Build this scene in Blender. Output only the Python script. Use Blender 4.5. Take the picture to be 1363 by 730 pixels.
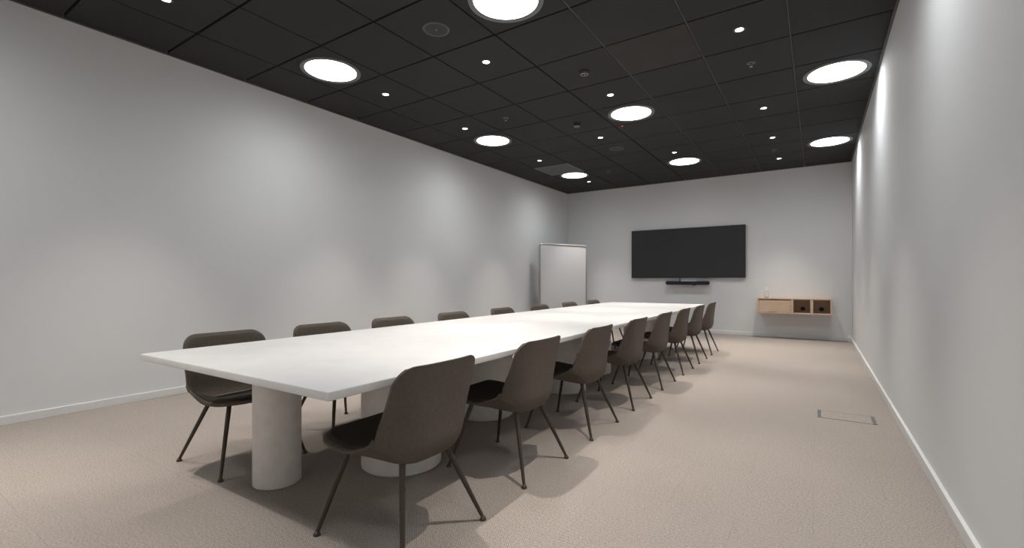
import bpy, bmesh, math, random
from mathutils import Vector, Matrix, Euler
R = math.radians
C = bpy.context.scene.collection
scn = bpy.context.scene
for o in list(bpy.data.objects):
    bpy.data.objects.remove(o)

# ---------------------------------------------------------------- camera, world, exposure
CAM = (4.137, -1.046, 1.0015)
YAW = 0.582
FPX = 616.4
cam_data = bpy.data.cameras.new('camera')
cam_data.sensor_width = 36.0
cam_data.lens = FPX / 1363 * 36
cam_data.shift_y = 8.8 / 1363
cam_data.clip_start = 0.02
cam = bpy.data.objects.new('camera', cam_data)
cam.location = CAM
cam.rotation_euler = (math.pi / 2, 0, YAW)
C.objects.link(cam)
scn.camera = cam

world = bpy.data.worlds.new('world')
scn.world = world
world.use_nodes = True
world.node_tree.nodes['Background'].inputs[0].default_value = (0.75, 0.78, 0.85, 1)
world.node_tree.nodes['Background'].inputs[1].default_value = 0.02

scn.view_settings.view_transform = 'Standard'
scn.view_settings.look = 'None'
scn.view_settings.gamma = 1
scn.view_settings.use_curve_mapping = False
scn.view_settings.exposure = 0.03

DISC_EMIT = 37.0      # round ceiling panels (cool white)
SPOT_W = 180.0        # small downlights (warm white)
SPOT_VISIBLE = 9.0

# room: x across, y along, z up
XL, XR, YF, YB, H = -0.58, 4.622, -2.31, 8.40, 2.9735
T = 0.66             # ceiling tile module

# ---------------------------------------------------------------- materials
def new_mat(name):
    m = bpy.data.materials.new(name)
    m.use_nodes = True
    nt = m.node_tree
    return m, nt, nt.nodes['Principled BSDF']

def node(nt, t, **kw):
    n = nt.nodes.new(t)
    for k, v in kw.items():
        setattr(n, k, v)
    return n

def plain(name, col, rough=0.6, metal=0.0, var=0.0, vscale=4.0, bump=0.0, bscale=200.0, spec=0.5):
    m, nt, b = new_mat(name)
    b.inputs['Base Color'].default_value = (*col, 1)
    b.inputs['Roughness'].default_value = rough
    b.inputs['Metallic'].default_value = metal
    b.inputs['Specular IOR Level'].default_value = spec
    tc = node(nt, 'ShaderNodeTexCoord')
    if var:
        n = node(nt, 'ShaderNodeTexNoise')
        n.inputs['Scale'].default_value = vscale
        n.inputs['Detail'].default_value = 6
        nt.links.new(tc.outputs['Object'], n.inputs['Vector'])
        r = node(nt, 'ShaderNodeValToRGB')
        r.color_ramp.elements[0].position = 0.3
        r.color_ramp.elements[1].position = 0.7
        r.color_ramp.elements[0].color = (*[c * (1 - var) for c in col], 1)
        r.color_ramp.elements[1].color = (*[min(1, c * (1 + var)) for c in col], 1)
        nt.links.new(n.outputs['Fac'], r.inputs['Fac'])
        nt.links.new(r.outputs['Color'], b.inputs['Base Color'])
    if bump:
        n = node(nt, 'ShaderNodeTexNoise')
        n.inputs['Scale'].default_value = bscale
        n.inputs['Detail'].default_value = 4
        nt.links.new(tc.outputs['Object'], n.inputs['Vector'])
        bp = node(nt, 'ShaderNodeBump')
        bp.inputs['Strength'].default_value = bump
        bp.inputs['Distance'].default_value = 0.002
        nt.links.new(n.outputs['Fac'], bp.inputs['Height'])
        nt.links.new(bp.outputs['Normal'], b.inputs['Normal'])
    return m

def emit(name, col, strength):
    m = bpy.data.materials.new(name)
    m.use_nodes = True
    nt = m.node_tree
    nt.nodes.clear()
    e = node(nt, 'ShaderNodeEmission')
    e.inputs[0].default_value = (*col, 1)
    e.inputs[1].default_value = strength
    o = node(nt, 'ShaderNodeOutputMaterial')
    nt.links.new(e.outputs[0], o.inputs[0])
    return m

def carpet_material():
    m, nt, b = new_mat('carpet_weave')
    b.inputs['Roughness'].default_value = 0.95
    b.inputs['Specular IOR Level'].default_value = 0.1
    tc = node(nt, 'ShaderNodeTexCoord')
    # fine diagonal weave: two crossed sine bands
    mp = node(nt, 'ShaderNodeMapping')
    mp.inputs['Rotation'].default_value = (0, 0, R(45))
    nt.links.new(tc.outputs['Object'], mp.inputs['Vector'])
    w1 = node(nt, 'ShaderNodeTexWave', bands_direction='X')
    w2 = node(nt, 'ShaderNodeTexWave', bands_direction='Y')
    for w in (w1, w2):
        w.inputs['Scale'].default_value = 46
        w.inputs['Distortion'].default_value = 2.0
        w.inputs['Detail'].default_value = 1
        nt.links.new(mp.outputs[0], w.inputs['Vector'])
    mul = node(nt, 'ShaderNodeMath', operation='MULTIPLY')
    nt.links.new(w1.outputs['Fac'], mul.inputs[0])
    nt.links.new(w2.outputs['Fac'], mul.inputs[1])
    n1 = node(nt, 'ShaderNodeTexNoise')
    n1.inputs['Scale'].default_value = 130
    n1.inputs['Detail'].default_value = 3
    nt.links.new(tc.outputs['Object'], n1.inputs['Vector'])
    n2 = node(nt, 'ShaderNodeTexNoise')
    n2.inputs['Scale'].default_value = 1.3
    n2.inputs['Detail'].default_value = 4
    nt.links.new(tc.outputs['Object'], n2.inputs['Vector'])
    a = node(nt, 'ShaderNodeMath', operation='ADD')
    nt.links.new(mul.outputs[0], a.inputs[0])
    nt.links.new(n1.outputs['Fac'], a.inputs[1])
    r = node(nt, 'ShaderNodeValToRGB')
    r.color_ramp.elements[0].position = 0.35
    r.color_ramp.elements[0].color = (0.165, 0.144, 0.129, 1)
    r.color_ramp.elements[1].position = 1.25 / 1.3
    r.color_ramp.elements[1].color = (0.47, 0.417, 0.374, 1)
    nt.links.new(a.outputs[0], r.inputs['Fac'])
    # slow tone change
    mr = node(nt, 'ShaderNodeMapRange')
    mr.inputs['To Min'].default_value = 0.93
    mr.inputs['To Max'].default_value = 1.06
    nt.links.new(n2.outputs['Fac'], mr.inputs['Value'])
    # butt joints of the carpet tiles
    br = node(nt, 'ShaderNodeTexBrick')
    br.offset = 0.5
    br.inputs['Scale'].default_value = 1.0
    br.inputs['Mortar Size'].default_value = 0.0012
    br.inputs['Mortar Smooth'].default_value = 0.3
    br.inputs['Brick Width'].default_value = 0.55
    br.inputs['Row Height'].default_value = 0.55
    br.inputs['Color1'].default_value = (1, 1, 1, 1)
    br.inputs['Color2'].default_value = (0.985, 0.985, 0.985, 1)
    br.inputs['Mortar'].default_value = (0.82, 0.82, 0.82, 1)
    nt.links.new(tc.outputs['Object'], br.inputs['Vector'])
    m1 = node(nt, 'ShaderNodeVectorMath', operation='SCALE')
    nt.links.new(r.outputs['Color'], m1.inputs[0])
    nt.links.new(mr.outputs[0], m1.inputs['Scale'])
    m2 = node(nt, 'ShaderNodeVectorMath', operation='MULTIPLY')
    nt.links.new(m1.outputs[0], m2.inputs[0])
    nt.links.new(br.outputs['Color'], m2.inputs[1])
    nt.links.new(m2.outputs[0], b.inputs['Base Color'])
    bp = node(nt, 'ShaderNodeBump')
    bp.inputs['Strength'].default_value = 0.22
    bp.inputs['Distance'].default_value = 0.003
    nt.links.new(a.outputs[0], bp.inputs['Height'])
    nt.links.new(bp.outputs['Normal'], b.inputs['Normal'])
    return m

def wood_material():
    m, nt, b = new_mat('pale_oak')
    b.inputs['Roughness'].default_value = 0.5
    tc = node(nt, 'ShaderNodeTexCoord')
    mp = node(nt, 'ShaderNodeMapping')
    mp.inputs['Scale'].default_value = (2.0, 14, 30)
    nt.links.new(tc.outputs['Object'], mp.inputs['Vector'])
    n = node(nt, 'ShaderNodeTexNoise')
    n.inputs['Scale'].default_value = 2.5
    n.inputs['Detail'].default_value = 7
    n.inputs['Distortion'].default_value = 0.6
    nt.links.new(mp.outputs[0], n.inputs['Vector'])
    r = node(nt, 'ShaderNodeValToRGB')
    r.color_ramp.elements[0].position = 0.3
    r.color_ramp.elements[0].color = (0.50, 0.355, 0.25, 1)
    r.color_ramp.elements[1].position = 0.7
    r.color_ramp.elements[1].color = (0.62, 0.465, 0.345, 1)
    nt.links.new(n.outputs['Fac'], r.inputs['Fac'])
    nt.links.new(r.outputs['Color'], b.inputs['Base Color'])
    return m

def glass_material():
    m, nt, b = new_mat('clear_plastic')
    b.inputs['Base Color'].default_value = (0.95, 0.97, 0.97, 1)
    b.inputs['Transmission Weight'].default_value = 1.0
    b.inputs['Roughness'].default_value = 0.03
    b.inputs['IOR'].default_value = 1.25
    return m

M = {}
M['wall'] = plain('painted_wall', (0.70, 0.705, 0.71), 0.75, bump=0.08, bscale=120, spec=0.25)
M['baseboard'] = plain('white_baseboard', (0.72, 0.72, 0.71), 0.4)
M['carpet'] = carpet_material()
M['tile'] = plain('black_ceiling_tile', (0.0235, 0.0240, 0.0255), 0.8, var=0.12, vscale=0.9, bump=0.1, bscale=300, spec=0.4)
M['tile2'] = plain('faded_ceiling_tile', (0.033, 0.032, 0.029), 0.8, var=0.12, vscale=5, spec=0.4)
M['gap'] = plain('ceiling_void', (0.006, 0.006, 0.006), 0.9, spec=0.1)
M['bar'] = plain('black_metal_bar', (0.07, 0.07, 0.07), 0.45)
M['lamp_frame'] = plain('grey_lamp_frame', (0.16, 0.165, 0.175), 0.4)
M['disc'] = emit('lit_diffuser', (0.95, 0.98, 1.0), DISC_EMIT)
# prismatic diffuser: brightest straight down, dimmer towards the sides
_nt = M['disc'].node_tree
_e = [n for n in _nt.nodes if n.type == 'EMISSION'][0]
_g = node(_nt, 'ShaderNodeNewGeometry')
_d = node(_nt, 'ShaderNodeVectorMath', operation='DOT_PRODUCT')
_nt.links.new(_g.outputs['Incoming'], _d.inputs[0])
_nt.links.new(_g.outputs['Normal'], _d.inputs[1])
_a = node(_nt, 'ShaderNodeMath', operation='ABSOLUTE')
_nt.links.new(_d.outputs['Value'], _a.inputs[0])
_p = node(_nt, 'ShaderNodeMath', operation='POWER')
_p.inputs[1].default_value = 1.5
_nt.links.new(_a.outputs[0], _p.inputs[0])
_m = node(_nt, 'ShaderNodeMath', operation='MULTIPLY_ADD')
_m.inputs[1].default_value = DISC_EMIT * 0.9
_m.inputs[2].default_value = DISC_EMIT * 0.1
_nt.links.new(_p.outputs[0], _m.inputs[0])
_nt.links.new(_m.outputs[0], _e.inputs[1])
M['spot_face'] = emit('lit_downlight', (1.0, 0.93, 0.83), SPOT_VISIBLE)
M['black'] = plain('black_plastic', (0.012, 0.012, 0.013), 0.5)
M['mesh_black'] = plain('speaker_mesh', (0.035, 0.036, 0.042), 0.7)
M['ring_grey'] = plain('dark_grey_ring', (0.09, 0.09, 0.09), 0.5)
M['chrome'] = plain('chrome', (0.6, 0.6, 0.6), 0.25, 1.0)
M['red_led'] = emit('red_led', (1.0, 0.10, 0.04), 1.0)
M['grille'] = plain('grille_grey', (0.13, 0.13, 0.13), 0.6)
M['table'] = plain('white_plaster_top', (0.64, 0.63, 0.62), 0.55, var=0.035, vscale=7, bump=0.15, bscale=60)
M['column'] = plain('pale_plaster_column', (0.74, 0.715, 0.68), 0.75, var=0.06, vscale=18, bump=0.35, bscale=70, spec=0.2)
M['shell'] = plain('brown_wool', (0.114, 0.096, 0.080), 0.92, var=0.10, vscale=90, bump=0.5, bscale=700, spec=0.15)
M['cushion'] = plain('shaded_brown_fabric', (0.034, 0.027, 0.023), 0.75, var=0.1, vscale=60, bump=0.3, bscale=600, spec=0.3)  # brown seat fabric, colour darkened for the shade under the tabletop
M['piping'] = plain('brown_piping', (0.22, 0.19, 0.165), 0.8)
M['leg'] = plain('bronze_leg', (0.060, 0.046, 0.036), 0.38, 0.35)
M['screen'] = plain('switched_off_screen', (0.020, 0.021, 0.023), 0.36)
M['navy'] = plain('dark_navy_cloth', (0.012, 0.016, 0.028), 0.8)
M['wood'] = wood_material()
M['whiteboard'] = plain('enamel_board', (0.62, 0.62, 0.625), 0.22)
M['alu'] = plain('brushed_aluminium', (0.42, 0.42, 0.415), 0.45, 0.5)
M['hatch'] = plain('grey_metal_edge', (0.16, 0.17, 0.17), 0.45, 0.5)
M['seam'] = plain('dark_seam', (0.10, 0.09, 0.085), 0.8)
M['clear'] = glass_material()
M['white_plastic'] = plain('white_plastic', (0.85, 0.85, 0.84), 0.35)

# ---------------------------------------------------------------- mesh helpers
def link(name, bm, mats, parent=None, smooth=False, loc=(0, 0, 0), rot=(0, 0, 0)):
    me = bpy.data.meshes.new(name)
    bmesh.ops.recalc_face_normals(bm, faces=bm.faces)
    bm.to_mesh(me)
    bm.free()
    if not isinstance(mats, (list, tuple)):
        mats = [mats]
    for m in mats:
        me.materials.append(m)
    if smooth:
        for p in me.polygons:
            p.use_smooth = True
        if smooth == 'auto':
            me.set_sharp_from_angle(angle=R(40))
    o = bpy.data.objects.new(name, me)
    o.location = loc
    o.rotation_euler = rot
    C.objects.link(o)
    if parent:
        o.parent = parent
    return o

def tag(o, label, cat, group=None):
    o['label'] = label
    o['category'] = cat
    if group:
        o['group'] = group
    return o

def thing(name, label, cat, loc=(0, 0, 0), rz=0, group=None):
    o = bpy.data.objects.new(name, None)
    o.empty_display_size = 0.1
    o.location = loc
    o.rotation_euler = (0, 0, rz)
    C.objects.link(o)
    return tag(o, label, cat, group)

def struct(o):
    o['kind'] = 'structure'
    return o

def box(bm, x0, x1, y0, y1, z0, z1, bev=0.0, mat=0, seg=2):
    r = bmesh.ops.create_cube(bm, size=1)
    vs = r['verts']
    for v in vs:
        v.co = Vector(((x0 + x1) / 2 + v.co.x * (x1 - x0), (y0 + y1) / 2 + v.co.y * (y1 - y0), (z0 + z1) / 2 + v.co.z * (z1 - z0)))
    fs = set(f for v in vs for f in v.link_faces)
    for f in fs:
        f.material_index = mat
    if bev:
        es = list(set(e for v in vs for e in v.link_edges))
        q = bmesh.ops.bevel(bm, geom=es, offset=bev, segments=seg, affect='EDGES', profile=0.5)
        for f in q['faces']:
            f.material_index = mat

def lathe(bm, prof, n=32, c=(0, 0, 0), mat=0, close=True):
    """prof: list of (r, z)"""
    rings = []
    for r, z in prof:
        if r < 1e-6:
            rings.append([bm.verts.new((c[0], c[1], c[2] + z))])
        else:
            rings.append([bm.verts.new((c[0] + r * math.cos(2 * math.pi * k / n), c[1] + r * math.sin(2 * math.pi * k / n), c[2] + z)) for k in range(n)])
    for a, b in zip(rings[:-1], rings[1:]):
        for k in range(n):
            k2 = (k + 1) % n
            if len(a) == 1 and len(b) == 1:
                continue
            if len(a) == 1:
                f = bm.faces.new((a[0], b[k2], b[k]))
            elif len(b) == 1:
                f = bm.faces.new((a[k], a[k2], b[0]))
            else:
                f = bm.faces.new((a[k], a[k2], b[k2], b[k]))
            f.material_index = mat

def tube(bm, pts, rads, n=12):
    """tapered tube through pts"""
    pts = [Vector(p) for p in pts]
    rings = []
    for i, p in enumerate(pts):
        d = (pts[min(i + 1, len(pts) - 1)] - pts[max(i - 1, 0)]).normalized()
        ref = Vector((0, 0, 1)) if abs(d.z) < 0.9 else Vector((1, 0, 0))
        a = d.cross(ref).normalized()
        b = d.cross(a).normalized()
        r = rads[i] if isinstance(rads, (list, tuple)) else rads
        rings.append([bm.verts.new(p + r * (math.cos(2 * math.pi * k / n) * a + math.sin(2 * math.pi * k / n) * b)) for k in range(n)])
    for a, b in zip(rings[:-1], rings[1:]):
        for k in range(n):
            bm.faces.new((a[k], a[(k + 1) % n], b[(k + 1) % n], b[k]))
    bm.faces.new(rings[0][::-1])
    bm.faces.new(rings[-1])

# ---------------------------------------------------------------- room shell
TH = 0.12
bm = bmesh.new(); box(bm, XL - TH, XR + TH, YF - TH, YB + TH, -0.1, 0)
struct(link('floor', bm, M['carpet']))
bm = bmesh.new(); box(bm, XL - TH, XL, YF - TH, YB + TH, 0, H + 0.25)
struct(link('wall_left', bm, M['wall']))
bm = bmesh.new(); box(bm, XR, XR + TH, YF - TH, YB + TH, 0, H + 0.25)
struct(link('wall_right', bm, M['wall']))
bm = bmesh.new(); box(bm, XL, XR, YB, YB + TH, 0, H + 0.25)
struct(link('wall_back', bm, M['wall']))
bm = bmesh.new(); box(bm, XL, XR, YF - TH, YF, 0, H + 0.25)
struct(link('wall_front', bm, M['wall']))

def baseboard(name, x0, x1, y0, y1):
    bm = bmesh.new()
    box(bm, x0, x1, y0, y1, 0, 0.060, 0.0015, seg=1)
    struct(link(name, bm, M['baseboard']))
BT = 0.017
baseboard('baseboard_left', XL, XL + BT, YF, YB)
baseboard('baseboard_right', XR - BT, XR, YF, YB)
baseboard('baseboard_back', XL + BT, XR - BT, YB - BT, YB)
baseboard('baseboard_front', XL + BT, XR - BT, YF, YF + BT)

# suspended ceiling: black backing, square tiles hung below it with open joints
bm = bmesh.new()
box(bm, XL, XR, YF, YB, H + 0.03, H + 0.10, mat=1)
G = 0.0065
ys = [YF] + [j * T for j in range(-3, 13)] + [YB]
xs = [XL] + [i * T for i in range(0, 7)] + [XR]
for a, b in zip(xs[:-1], xs[1:]):
    for c, d in zip(ys[:-1], ys[1:]):
        i, j = round(a / T), round(c / T)
        box(bm, a + G, b - G, c + G * 1.3, d - G * 1.3, H, H + 0.0305, 0.0015, mat=(2 if (i, j) == (4, 4) else 0), seg=1)
for i in range(4, 7):
    box(bm, i * T - 0.0035, i * T + 0.0035, YF, YB, H + 0.003, H + 0.012, mat=3)
struct(link('ceiling', bm, [M['tile'], M['gap'], M['tile2'], M['bar']]))
# dark perimeter angle
for n, (x0, x1, y0, y1) in enumerate([(XL, XL + 0.018, YF, YB), (XR - 0.018, XR, YF, YB), (XL + 0.018, XR - 0.018, YB - 0.018, YB), (XL + 0.018, XR - 0.018, YF, YF + 0.018)]):
    bm = bmesh.new()
    box(bm, x0, x1, y0, y1, H - 0.012, H, 0.001, seg=1)
    struct(link('trim_%d' % (n + 1), bm, M['bar']))

# ---------------------------------------------------------------- ceiling lamps
def round_lamp(x, y, label, group='round white ceiling panels'):
    t = thing('ceiling_light', label, 'ceiling light', (x, y, H), 0, group)
    bm = bmesh.new()
    lathe(bm, [(0.228, -0.002), (0.228, -0.007), (0.258, -0.013), (0.266, -0.010), (0.268, 0.0), (0.228, 0.0), (0.228, -0.002)], 64)
    link('frame', bm, M['lamp_frame'], t, 'auto')
    bm = bmesh.new()
    lathe(bm, [(0, -0.0050), (0.2275, -0.0050)], 64)
    link('diffuser', bm, M['disc'], t)
for x, y, lab in [
    (0.33, 1.65, 'large round white ceiling panel nearest the left wall at front left'),
    (2.31, 1.65, 'large round white ceiling panel cut by the top edge of the photo'),
    (0.33, 4.25, 'round white ceiling panel in the left row, middle of its three'),
    (2.31, 4.28, 'round white ceiling panel in the middle row, beside the tiny red light'),
    (4.29, 4.29, 'large round white ceiling panel close to the right wall, the nearer of two'),
    (4.29, 6.90, 'round white ceiling panel close to the right wall, the farther one'),
    (2.31, 6.91, 'round white ceiling panel in the middle row nearest the television wall'),
    (0.35, 6.83, 'round white ceiling panel beside the square vent grille'),
]:
    round_lamp(x, y, lab)
for x, y in [(4.29, 1.65), (0.33, -0.99), (2.31, -0.99), (4.29, -0.99)]:
    round_lamp(x, y, 'round white ceiling panel above or behind the photographer, out of frame')

def downlight(x, y, label):
    t = thing('downlight', label, 'downlight', (x, y, H), 0, 'small round downlights')
    bm = bmesh.new()
    lathe(bm, [(0.030, 0.0), (0.030, -0.003), (0.044, -0.004), (0.046, 0.0)], 32)
    link('trim_ring', bm, M['ring_grey'], t, 'auto')
    bm = bmesh.new()
    lathe(bm, [(0, -0.003), (0.030, -0.003)], 32)
    link('lens', bm, M['spot_face'], t)
    ld = bpy.data.lights.new('downlight_bulb', 'SPOT')
    ld.energy = SPOT_W
    ld.color = (1.0, 0.91, 0.82)
    ld.spot_size = R(66)
    ld.spot_blend = 1.0
    ld.shadow_soft_size = 0.014
    lo = bpy.data.objects.new('bulb', ld)
    lo.location = (0, 0, -0.008)
    C.objects.link(lo)
    lo.parent = t
    return t
for x, y, lab in [
    (0.33, 0.33, 'small downlight at the top left edge of the photo'),
    (0.33, 2.31, 'small downlight just beyond the front left round panel'),
    (0.33, 3.63, 'small downlight just before the middle panel of the left row'),
    (0.34, 5.55, 'small downlight just before the square vent grille'),
    (0.35, 7.50, 'small downlight beyond the vent, nearest the far left corner'),
    (1.65, 2.31, 'small downlight just beyond the round ceiling speaker'),
    (1.65, 4.95, 'small downlight between the smoke detector and the farther ceiling speaker'),
    (2.31, 3.63, 'small downlight just before the middle panel of the centre row'),
    (2.31, 6.27, 'small downlight just before the centre row panel nearest the television'),
    (3.63, 2.97, 'small warm downlight nearest in the right hand row'),
    (3.63, 4.95, 'small warm downlight second in the right hand row'),
    (3.63, 6.25, 'small warm downlight third in the right hand row'),
    (3.63, 7.56, 'small warm downlight last in the right hand row'),
]:
    downlight(x, y, lab)
for x, y in [(2.31, 0.99), (3.63, 0.99), (1.65, -1.0), (0.33, -1.65), (2.97, -1.65)]:  # last three are added out of view to brighten the near floor and table
    downlight(x, y, 'small unseen downlight above or behind the photographer, there for its light')

# ---------------------------------------------------------------- ceiling fittings
def speaker(x, y, label):
    t = thing('ceiling_speaker', label, 'speaker', (x, y, H), 0, 'round ceiling speakers')
    bm = bmesh.new()
    lathe(bm, [(0.088, -0.003), (0.092, -0.007), (0.102, -0.006), (0.105, 0.0)], 48)
    link('rim', bm, M['ring_grey'], t, 'auto')
    bm = bmesh.new()
    lathe(bm, [(0, -0.005), (0.089, -0.003)], 48)
    link('grille', bm, M['mesh_black'], t, True)
    bm = bmesh.new()
    lathe(bm, [(0, -0.009), (0.004, -0.008), (0.006, -0.004)], 12)
    link('centre_badge', bm, M['chrome'], t, True)
speaker(1.645, 1.66, 'round black ceiling speaker with grey rim near the top of the photo')
speaker(1.645, 5.59, 'round black ceiling speaker farther off beyond a downlight')

def sprinkler(x, y, label):
    t = thing('sprinkler', label, 'sprinkler', (x, y, H), 0, 'ceiling sprinklers')
    bm = bmesh.new()
    lathe(bm, [(0.012, -0.002), (0.028, -0.004), (0.036, -0.003), (0.038, 0.0)], 28)
    link('escutcheon', bm, M['ring_grey'], t, True)
    bm = bmesh.new()
    lathe(bm, [(0.006, 0.0), (0.006, -0.018), (0.003, -0.020), (0.003, -0.030), (0.014, -0.031), (0.014, -0.033), (0, -0.034)], 16)
    link('sprinkler_head', bm, M['chrome'], t, 'auto')
sprinkler(0.99, 3.60, 'small ceiling sprinkler before the middle panel of the left row')
sprinkler(3.64, 3.65, 'small ceiling sprinkler between the two nearest right hand downlights')
sprinkler(1.01, 6.86, 'small ceiling sprinkler to the right of the panel by the vent')
sprinkler(3.60, 6.93, 'small ceiling sprinkler between the last two right hand downlights')

def detector(x, y, label, tall):
    t = thing('smoke_detector', label, 'detector', (x, y, H), 0, 'ceiling detectors')
    bm = bmesh.new()
    lathe(bm, [(0.052, 0.0), (0.052, -0.008), (0.046, -0.014), (0.040, -0.016)], 32)
    lathe(bm, [(0.041, -0.012), (0.040, -tall), (0.030, -tall - 0.006), (0, -tall - 0.008)], 32)
    link('housing', bm, M['black'], t, 'auto')
    bm = bmesh.new()
    lathe(bm, [(0.030, -tall - 0.0075), (0.033, -tall - 0.0085), (0.036, -tall - 0.004)], 32)
    link('rim', bm, M['alu'], t, True)
    bm = bmesh.new()
    lathe(bm, [(0, -tall - 0.013), (0.006, -tall - 0.011), (0.008, -tall - 0.006)], 16)
    link('sensor_eye', bm, M['chrome'], t, True)
detector(2.304, 2.985, 'black round detector with a bright eye, nearer of the two', 0.020)
detector(1.631, 4.24, 'black domed detector farther off, left of the centre row panel', 0.040)

bm = bmesh.new(); lathe(bm, [(0, -0.003), (0.012, -0.003), (0.014, 0)], 16)
tag(link('indicator_light', bm, M['red_led'], None, False, (2.065, 4.66, H)), 'tiny red indicator light on the black ceiling beside a round panel', 'indicator light')

t = thing('vent_grille', 'square grey perforated vent grille in the ceiling near the far left', 'vent', (0.33, 6.27, H))
bm = bmesh.new(); box(bm, -0.30, 0.30, -0.30, 0.30, -0.004, -0.001)
for k in range(19):
    x = -0.285 + k * 0.03167
    box(bm, x - 0.004, x + 0.004, -0.30, 0.30, -0.008, -0.004)
link('louvre_panel', bm, M['grille'], t)
bm = bmesh.new()
for a in ((-0.325, -0.30, -0.325, 0.325), (0.30, 0.325, -0.325, 0.325), (-0.30, 0.30, -0.325, -0.30), (-0.30, 0.30, 0.30, 0.325)):
    box(bm, *a, -0.010, 0.0)
link('frame', bm, M['lamp_frame'], t)

# ---------------------------------------------------------------- conference table
TZ = 0.65
t = thing('conference_table', 'long white stone-look conference table on round plaster columns', 'table', (2.09, 3.1, 0), R(0.9))
TABLE = t
bm = bmesh.new()
box(bm, -0.715, 0.715, -3.26, 3.16, TZ - 0.030, TZ, 0.004, seg=3)
link('tabletop', bm, M['table'], t, 'auto')
inv = (Matrix.Translation(t.location) @ Euler(t.rotation_euler).to_matrix().to_4x4()).inverted()
for x, y, r in [(1.89, 0.24, 0.11), (2.22, 0.76, 0.215), (2.04, 1.76, 0.215), (2.185, 2.78, 0.205), (2.06, 3.69, 0.215), (2.20, 4.98, 0.215), (1.85, 5.85, 0.11)]:
    p = inv @ Vector((x, y, 0))
    bm = bmesh.new()
    zt = TZ - 0.030
    lathe(bm, [(0, 0), (r - 0.006, 0), (r, 0.006), (r, zt), (0, zt)], 64)
    link('column', bm, M['column'], t, 'auto', (p.x, p.y, 0))

# ---------------------------------------------------------------- chairs
def lerp_table(tab, s):
    # smooth (Catmull-Rom) interpolation of a table of values
    for i in range(len(tab) - 1):
        (a, va), (b, vb) = tab[i], tab[i + 1]
        if s <= b:
            f = max(0, (s - a) / (b - a))
            sl = lambda k: (tab[min(k + 1, len(tab) - 1)][1] - tab[max(k - 1, 0)][1]) / (tab[min(k + 1, len(tab) - 1)][0] - tab[max(k - 1, 0)][0])
            m0, m1 = sl(i) * (b - a), sl(i + 1) * (b - a)
            return (2 * f ** 3 - 3 * f * f + 1) * va + (f ** 3 - 2 * f * f + f) * m0 + (3 * f * f - 2 * f ** 3) * vb + (f ** 3 - f * f) * m1
    return tab[-1][1]

PROF = [(0.290, 0.372), (0.22, 0.358), (0.13, 0.342), (0.03, 0.325), (-0.06, 0.312), (-0.130, 0.311), (-0.183, 0.335),
        (-0.207, 0.390), (-0.211, 0.460), (-0.217, 0.530), (-0.223, 0.600), (-0.230, 0.652), (-0.238, 0.697)]
def catmull(P, u):
    n = len(P) - 1
    u = min(max(u, 0), 0.99999) * n
    i = int(u); f = u - i
    p0 = Vector(P[max(i - 1, 0)]); p1 = Vector(P[i]); p2 = Vector(P[i + 1]); p3 = Vector(P[min(i + 2, n)])
    return 0.5 * ((2 * p1) + (-p0 + p2) * f + (2 * p0 - 5 * p1 + 4 * p2 - p3) * f * f + (-p0 + 3 * p1 - 3 * p2 + p3) * f ** 3)
# arc-length table
_S = [catmull(PROF, k / 400) for k in range(401)]
_L = [0.0]
for a, b in zip(_S[:-1], _S[1:]):
    _L.append(_L[-1] + (b - a).length)
LEN = _L[-1]
def prof(s):
    """s in 0..1 by arc length -> point (y,z) and inward normal"""
    t_ = s * LEN
    lo = 0
    for k in range(400):
        if _L[k + 1] >= t_:
            lo = k; break
    f = (t_ - _L[lo]) / max(_L[lo + 1] - _L[lo], 1e-9)
    p = _S[lo].lerp(_S[lo + 1], min(max(f, 0), 1))
    k0, k1 = max(lo - 6, 0), min(lo + 7, 400)
    d = (_S[k1] - _S[k0]).normalized()
    return p, Vector((-d.y, d.x)) * -1 if False else (p, Vector((d.y, -d.x)))[1]
def prof_pn(s):
    p, n = prof(s)
    # make sure the normal points to the sitter (up on the seat, forward on the back)
    if n.x + n.y < 0:
        n = -n
    return p, n
HW = [(0.0, 0.205), (0.15, 0.225), (0.35, 0.238), (0.50, 0.243), (0.8, 0.233), (1.0, 0.221)]
CURL = [(0.0, 0.006), (0.15, 0.012), (0.28, 0.032), (0.38, 0.075), (0.48, 0.118), (0.56, 0.125), (0.70, 0.090), (0.85, 0.050), (1.0, 0.026)]
def hw(s, shrink=0.0):
    w = lerp_table(HW, s) - shrink
    rf, rb = 0.10, 0.075
    d = s * LEN
    if d < rf:
        w += -rf + math.sqrt(max(rf * rf - (rf - d) ** 2, 0))
    d = (1 - s) * LEN
    if d < rb:
        w += -rb + math.sqrt(max(rb * rb - (rb - d) ** 2, 0))
    return w
def shell_point(s, u, shrink=0.0, off=0.0):
    p, n = prof_pn(s)
    w = hw(s, shrink)
    full = lerp_table(HW, s)
    x = u * w
    c = lerp_table(CURL, s) * (abs(x) / full) ** 3.3 + off
    return Vector((x, p.x + n.x * c, p.y + n.y * c))
def spaced(n, ends=True):
    return [0.5 - 0.5 * math.cos(math.pi * k / n) for k in range(n + 1)]

def shell_grid(bm, s0, s1, ns, nu, shrink=0.0, off=0.0):
    rows = []
    for a in range(ns + 1):
        f = 0.5 - 0.5 * math.cos(math.pi * a / ns)
        f = 0.55 * f + 0.45 * a / ns
        s = s0 + (s1 - s0) * f
        rows.append([bm.verts.new(shell_point(s, -1 + 2 * b / nu, shrink, off)) for b in range(nu + 1)])
    for r0, r1 in zip(rows[:-1], rows[1:]):
        for b in range(nu):
            bm.faces.new((r0[b], r0[b + 1], r1[b + 1], r1[b]))
    return rows

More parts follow.
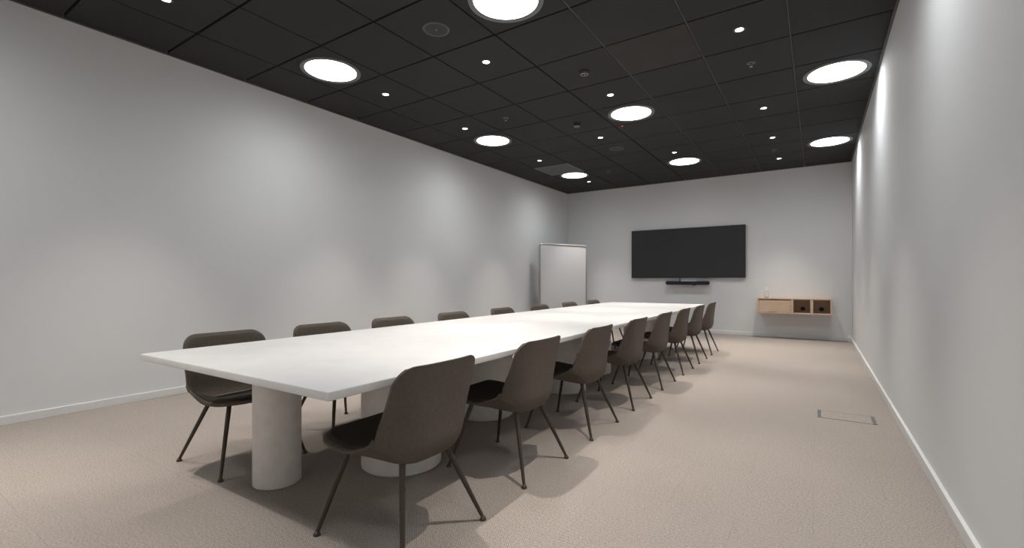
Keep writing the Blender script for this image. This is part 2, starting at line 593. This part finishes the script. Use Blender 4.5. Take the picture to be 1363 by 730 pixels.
def thick_patch(s0, s1, ns, nu, shrink, off0, thick, round_front=0.0, round_back=0.0):
    """closed, softly edged pad following the shell"""
    bm = bmesh.new()
    def w_at(s):
        w = hw(s) - shrink
        for edge, rr in ((s0, round_front), (s1, round_back)):
            if rr:
                d = abs(s - edge) * LEN
                if d < rr:
                    w += -rr + math.sqrt(max(rr * rr - (rr - d) ** 2, 0))
        return max(w, 0.01)
    def pt(s, u, off):
        p, n = prof_pn(s)
        x = u * w_at(s)
        c = lerp_table(CURL, s) * (abs(x) / lerp_table(HW, s)) ** 3.3 + off
        return Vector((x, p.x + n.x * c, p.y + n.y * c))
    def grid(offf):
        rows = []
        for a in range(ns + 1):
            f = 0.5 - 0.5 * math.cos(math.pi * a / ns)
            s = s0 + (s1 - s0) * f
            row = []
            for b in range(nu + 1):
                u = math.sin((-1 + 2 * b / nu) * math.pi / 2)
                e = min(1, (1 - abs(u)) * 7) * min(1, min(f, 1 - f) * 16)
                row.append(bm.verts.new(pt(s, u, offf(math.sqrt(max(1 - (1 - e) ** 2, 0))))))
            rows.append(row)
        return rows
    A = grid(lambda e: off0)
    B = grid(lambda e: off0 + thick * (0.35 + 0.65 * e))
    for G_ in (A, B):
        for r0, r1 in zip(G_[:-1], G_[1:]):
            for b in range(nu):
                bm.faces.new((r0[b], r0[b + 1], r1[b + 1], r1[b]))
    ring = lambda G_: [G_[0][b] for b in range(nu + 1)] + [G_[a][nu] for a in range(1, ns + 1)] + [G_[ns][b] for b in range(nu - 1, -1, -1)] + [G_[a][0] for a in range(ns - 1, 0, -1)]
    ra, rb = ring(A), ring(B)
    for k in range(len(ra)):
        k2 = (k + 1) % len(ra)
        bm.faces.new((ra[k], ra[k2], rb[k2], rb[k]))
    return bm

def make_chair(label):
    t = thing('upholstered_chair', label, 'chair', (0, 0, 0), 0, 'brown chairs around the conference table')
    # outer padded shell: seat pan and back in one sweep
    bm = thick_patch(0.0, 1.0, 60, 40, 0.0, 0.0, 0.021)
    link('shell', bm, M['shell'], t, True)
    # seat cushion
    bm = thick_patch(0.022, 0.50, 26, 28, 0.026, 0.017, 0.018, 0.0, 0.06)
    link('seat_cushion', bm, M['cushion'], t, True)
    # inner lining of the back, meeting the seat in a seam
    bm = thick_patch(0.53, 0.985, 26, 28, 0.012, 0.018, 0.012, 0.03, 0.0)
    link('back_lining', bm, M['shell'], t, True)
    # seam between the two
    bm = bmesh.new()
    pts = []
    for k in range(25):
        u = -0.93 + 1.86 * k / 24
        s = 0.520 - 0.10 * abs(u) ** 2.2
        q, n = prof_pn(s)
        w = hw(s) - 0.026
        c = lerp_table(CURL, s) * (abs(u * w) / lerp_table(HW, s)) ** 3.3 + 0.030
        pts.append((u * w, q.x + n.x * c, q.y + n.y * c))
    tube(bm, pts, 0.0055, 8)
    link('piping', bm, M['piping'], t, True)
    for sx in (-1, 1):
        for top, foot in (((sx * 0.140, 0.140, 0.352), (sx * 0.228, 0.237)), ((sx * 0.118, -0.122, 0.328), (sx * 0.225, -0.237))):
            bm = bmesh.new()
            f = Vector((foot[0], foot[1], 0.010))
            tp = Vector(top)
            tube(bm, [tp, tp.lerp(f, 0.5), f], [0.0120, 0.0105, 0.0075], 14)
            lg = link('leg', bm, M['leg'], t, 'auto')
            bm = bmesh.new()
            lathe(bm, [(0, 0), (0.013, 0), (0.0145, 0.004), (0.012, 0.009), (0.007, 0.018), (0, 0.018)], 16, (foot[0], foot[1], 0))
            link('foot_glide', bm, M['leg'], lg, True)
    return t

def copy_thing(root):
    r = root.copy(); C.objects.link(r)
    for ch in list(root.children):
        c = ch.copy(); C.objects.link(c); c.parent = r
        for g in list(ch.children):
            d = g.copy(); C.objects.link(d); d.parent = c
    return r

ordn = ['', 'second', 'third', 'fourth', 'fifth', 'sixth', 'seventh', '']
# the left row is spaced less evenly than the right one
LEFT_Y = (0.31, 0.95, 1.60, 2.36, 3.19, 4.02, 4.86, 5.70)
proto = None
for side in ('right', 'left'):
    for k in range(8):
        if side == 'right':
            x, rz = 2.722, R(90)       # local +y (front) towards world -x
            lab = ('brown upholstered chair nearest the camera, its back to us, at the table\'s right side' if k == 0 else
                   'brown chair at the far end of the right row, nearest the television wall' if k == 7 else
                   '%s brown chair from the front along the right side of the white table' % ordn[k])
        else:
            x, rz = 1.42, R(-90)
            lab = ('brown chair at the near left of the table, before the left wall' if k == 0 else
                   'brown chair top at the far end of the left row, right of the whiteboard' if k == 7 else
                   '%s brown chair from the front along the left side, its back showing above the tabletop' % ordn[k])
        y = 0.28 + 0.796 * k if side == 'right' else LEFT_Y[k]
        if proto is None:
            proto = make_chair(lab); o = proto
        else:
            o = copy_thing(proto)
            o['label'] = lab
        if side == 'right' and k == 0:
            x += 0.012
        o.location = (x, y, 0)
        o.rotation_euler = (0, 0, rz)

# ---------------------------------------------------------------- television wall
t = thing('television', 'large black wide television mounted on the end wall, switched off', 'television', (1.99, YB, 1.055))
W2 = 1.062
bm = bmesh.new(); box(bm, -W2, W2, -0.062, -0.022, 0, 0.972, 0.004)
link('housing', bm, M['black'], t, 'auto')
bm = bmesh.new(); box(bm, -W2 + 0.010, W2 - 0.010, -0.0635, -0.060, 0.018, 0.962)
link('screen', bm, M['screen'], t)
bm = bmesh.new(); box(bm, -0.35, 0.35, -0.024, -0.001, 0.25, 0.72)
link('wall_bracket', bm, M['black'], t)

t = thing('soundbar', 'slim dark navy conference soundbar on the wall below the television', 'soundbar', (2.04, YB, 0.955))
bm = bmesh.new()
n = 12
prof2 = []
L2, RR = 0.405, 0.036
for k in range(n + 1):
    a = math.pi / 2 - math.pi * k / n
    prof2.append((L2 - RR + RR * math.cos(a), RR * math.sin(a)))
for k in range(n + 1):
    a = -math.pi / 2 - math.pi * k / n
    prof2.append((-L2 + RR + RR * math.cos(a), RR * math.sin(a)))
vf = [bm.verts.new((a, -0.125, b)) for a, b in prof2]
vb = [bm.verts.new((a, -0.045, b)) for a, b in prof2]
bm.faces.new(vf); bm.faces.new(vb[::-1])
for k in range(len(vf)):
    k2 = (k + 1) % len(vf)
    bm.faces.new((vf[k], vf[k2], vb[k2], vb[k]))
bmesh.ops.bevel(bm, geom=[e for e in bm.edges if e.verts[0].co.y == e.verts[1].co.y], offset=0.008, segments=3, affect='EDGES')
link('speaker_body', bm, M['navy'], t, 'auto')
bm = bmesh.new(); box(bm, -0.10, 0.17, -0.13, 0, 0.034, 0.045, 0.003)
box(bm, -0.10, 0.17, -0.012, 0, -0.02, 0.045, 0.003)
link('wall_bracket', bm, M['white_plastic'], t)
bm = bmesh.new()
tube(bm, [(0.13, -0.095, -0.030), (0.13, -0.095, -0.047)], 0.026, 20)
link('camera_eye', bm, M['black'], t, 'auto')
bm = bmesh.new(); tube(bm, [(-0.145, -0.055, 0.030), (-0.145, -0.052, 0.07), (-0.145, -0.045, 0.098)], 0.009, 10)
link('cable', bm, M['black'], t, True)

# wall cabinet
CX0, CX1, CD, CZ0, CZ1 = 3.270, 4.345, 0.345, 0.437, 0.703
t = thing('wall_cabinet', 'pale oak wall cabinet with a flap door and two open compartments', 'cabinet', (CX0, YB, CZ0))
CW, CH = CX1 - CX0, CZ1 - CZ0
b_ = 0.022
bm = bmesh.new()
box(bm, 0, CW, -CD, 0, CH - b_, CH, 0.0015, seg=1)
box(bm, 0, CW, -CD, 0, 0, b_, 0.0015, seg=1)
box(bm, 0, b_, -CD, 0, b_, CH - b_, 0)
box(bm, CW - b_, CW, -CD, 0, b_, CH - b_, 0)
box(bm, 0.505, 0.540, -CD, 0, b_, CH - b_, 0)
box(bm, 0.778, 0.818, -CD, 0, b_, CH - b_, 0)
box(bm, b_, CW - b_, -0.02, -0.005, b_, CH - b_, 0)
link('body', bm, M['wood'], t, 'auto')
bm = bmesh.new()
box(bm, b_ + 0.003, 0.502, -CD + 0.004, -CD + 0.022, b_ + 0.003, CH - b_ - 0.016, 0.001, seg=1)
d = link('flap_door', bm, M['wood'], t, 'auto')
bm = bmesh.new(); box(bm, 0.17, 0.28, -CD - 0.001, -CD + 0.006, b_ + 0.002, b_ + 0.007)
link('pull_notch', bm, M['seam'], d)
for x in (0.668, 0.935):
    bm = bmesh.new()
    tube(bm, [(x, -0.028, b_ + 0.058), (x, -0.0185, b_ + 0.058)], 0.036, 28)
    link('cable_grommet', bm, M['black'], t, 'auto')

# bottle on the cabinet
t = thing('soap_bottle', 'clear pump bottle with a white pump standing on the oak cabinet', 'bottle', (3.40, YB - 0.20, CZ1))
bm = bmesh.new()
lathe(bm, [(0, 0.0), (0.030, 0.0), (0.034, 0.005), (0.034, 0.070), (0.030, 0.086), (0.014, 0.098), (0.013, 0.106), (0.0115, 0.106), (0.012, 0.097), (0.028, 0.084), (0.0315, 0.068), (0.0315, 0.007), (0.028, 0.004), (0, 0.004)], 32)
link('bottle', bm, M['clear'], t, True)
bm = bmesh.new()
lathe(bm, [(0, 0.104), (0.0155, 0.104), (0.0155, 0.120), (0.006, 0.123), (0.006, 0.138), (0.011, 0.140), (0.011, 0.147), (0, 0.149)], 24)
box(bm, -0.032, 0.004, -0.005, 0.005, 0.140, 0.147, 0.002)
link('pump', bm, M['white_plastic'], t, 'auto')

for ch in t.children:
    for v in ch.data.vertices:
        v.co.z *= 1.22
        v.co.x *= 1.1
        v.co.y *= 1.1

# ---------------------------------------------------------------- whiteboard across the far left corner
P0, P1 = Vector((-0.36, 6.77)), Vector((0.14, 7.82))
dv = P1 - P0
ang = math.atan2(dv.y, dv.x)
BL = dv.length
t = thing('whiteboard', 'freestanding whiteboard with rounded grey frame in the far left corner', 'whiteboard', (P0.x, P0.y, 0), ang)
ZB, ZT = 0.10, 1.715
bm = bmesh.new(); box(bm, 0.012, BL - 0.012, -0.010, 0.010, ZB + 0.01, ZT - 0.012)
link('board', bm, M['whiteboard'], t)
bm = bmesh.new()
rc = 0.055
pts = [(0.0, ZB - 0.02)]
for k in range(9):
    a = math.pi - (math.pi / 2) * k / 8
    pts.append((rc + rc * math.cos(a), ZT - rc + rc * math.sin(a)))
for k in range(9):
    a = math.pi / 2 - (math.pi / 2) * k / 8
    pts.append((BL - rc + rc * math.cos(a), ZT - rc + rc * math.sin(a)))
pts.append((BL, ZB - 0.02))
tube(bm, [(a, 0, b) for a, b in pts], 0.020, 14)
link('frame', bm, M['alu'], t, True)
for x in (0.0, BL):
    bm = bmesh.new()
    tube(bm, [(x, -0.19, 0.045), (x, -0.16, 0.065), (x, 0, 0.085), (x, 0.16, 0.065), (x, 0.19, 0.045)], 0.014, 12)
    ft = link('foot', bm, M['alu'], t, True)
    for sy in (-0.185, 0.185):
        bm = bmesh.new()
        tube(bm, [(x - 0.010, sy, 0.022), (x + 0.010, sy, 0.022)], 0.022, 20)
        link('castor', bm, M['black'], ft, 'auto')

# ---------------------------------------------------------------- floor box
t = thing('floor_box', 'carpeted floor box lid with grey metal end strips near the right wall', 'floor box', (4.315, 3.135, 0))
bm = bmesh.new(); box(bm, -0.172, 0.172, -0.112, 0.112, 0.0, 0.0015)
link('frame_seam', bm, M['seam'], t)
bm = bmesh.new(); box(bm, -0.152, 0.152, -0.106, 0.104, 0.0, 0.0018)
link('carpet_lid', bm, M['carpet'], t)
for x in (-0.162, 0.162):
    bm = bmesh.new(); box(bm, x - 0.011, x + 0.011, -0.112, 0.112, 0.0, 0.004, 0.001, seg=1)
    link('end_strip', bm, M['hatch'], t)
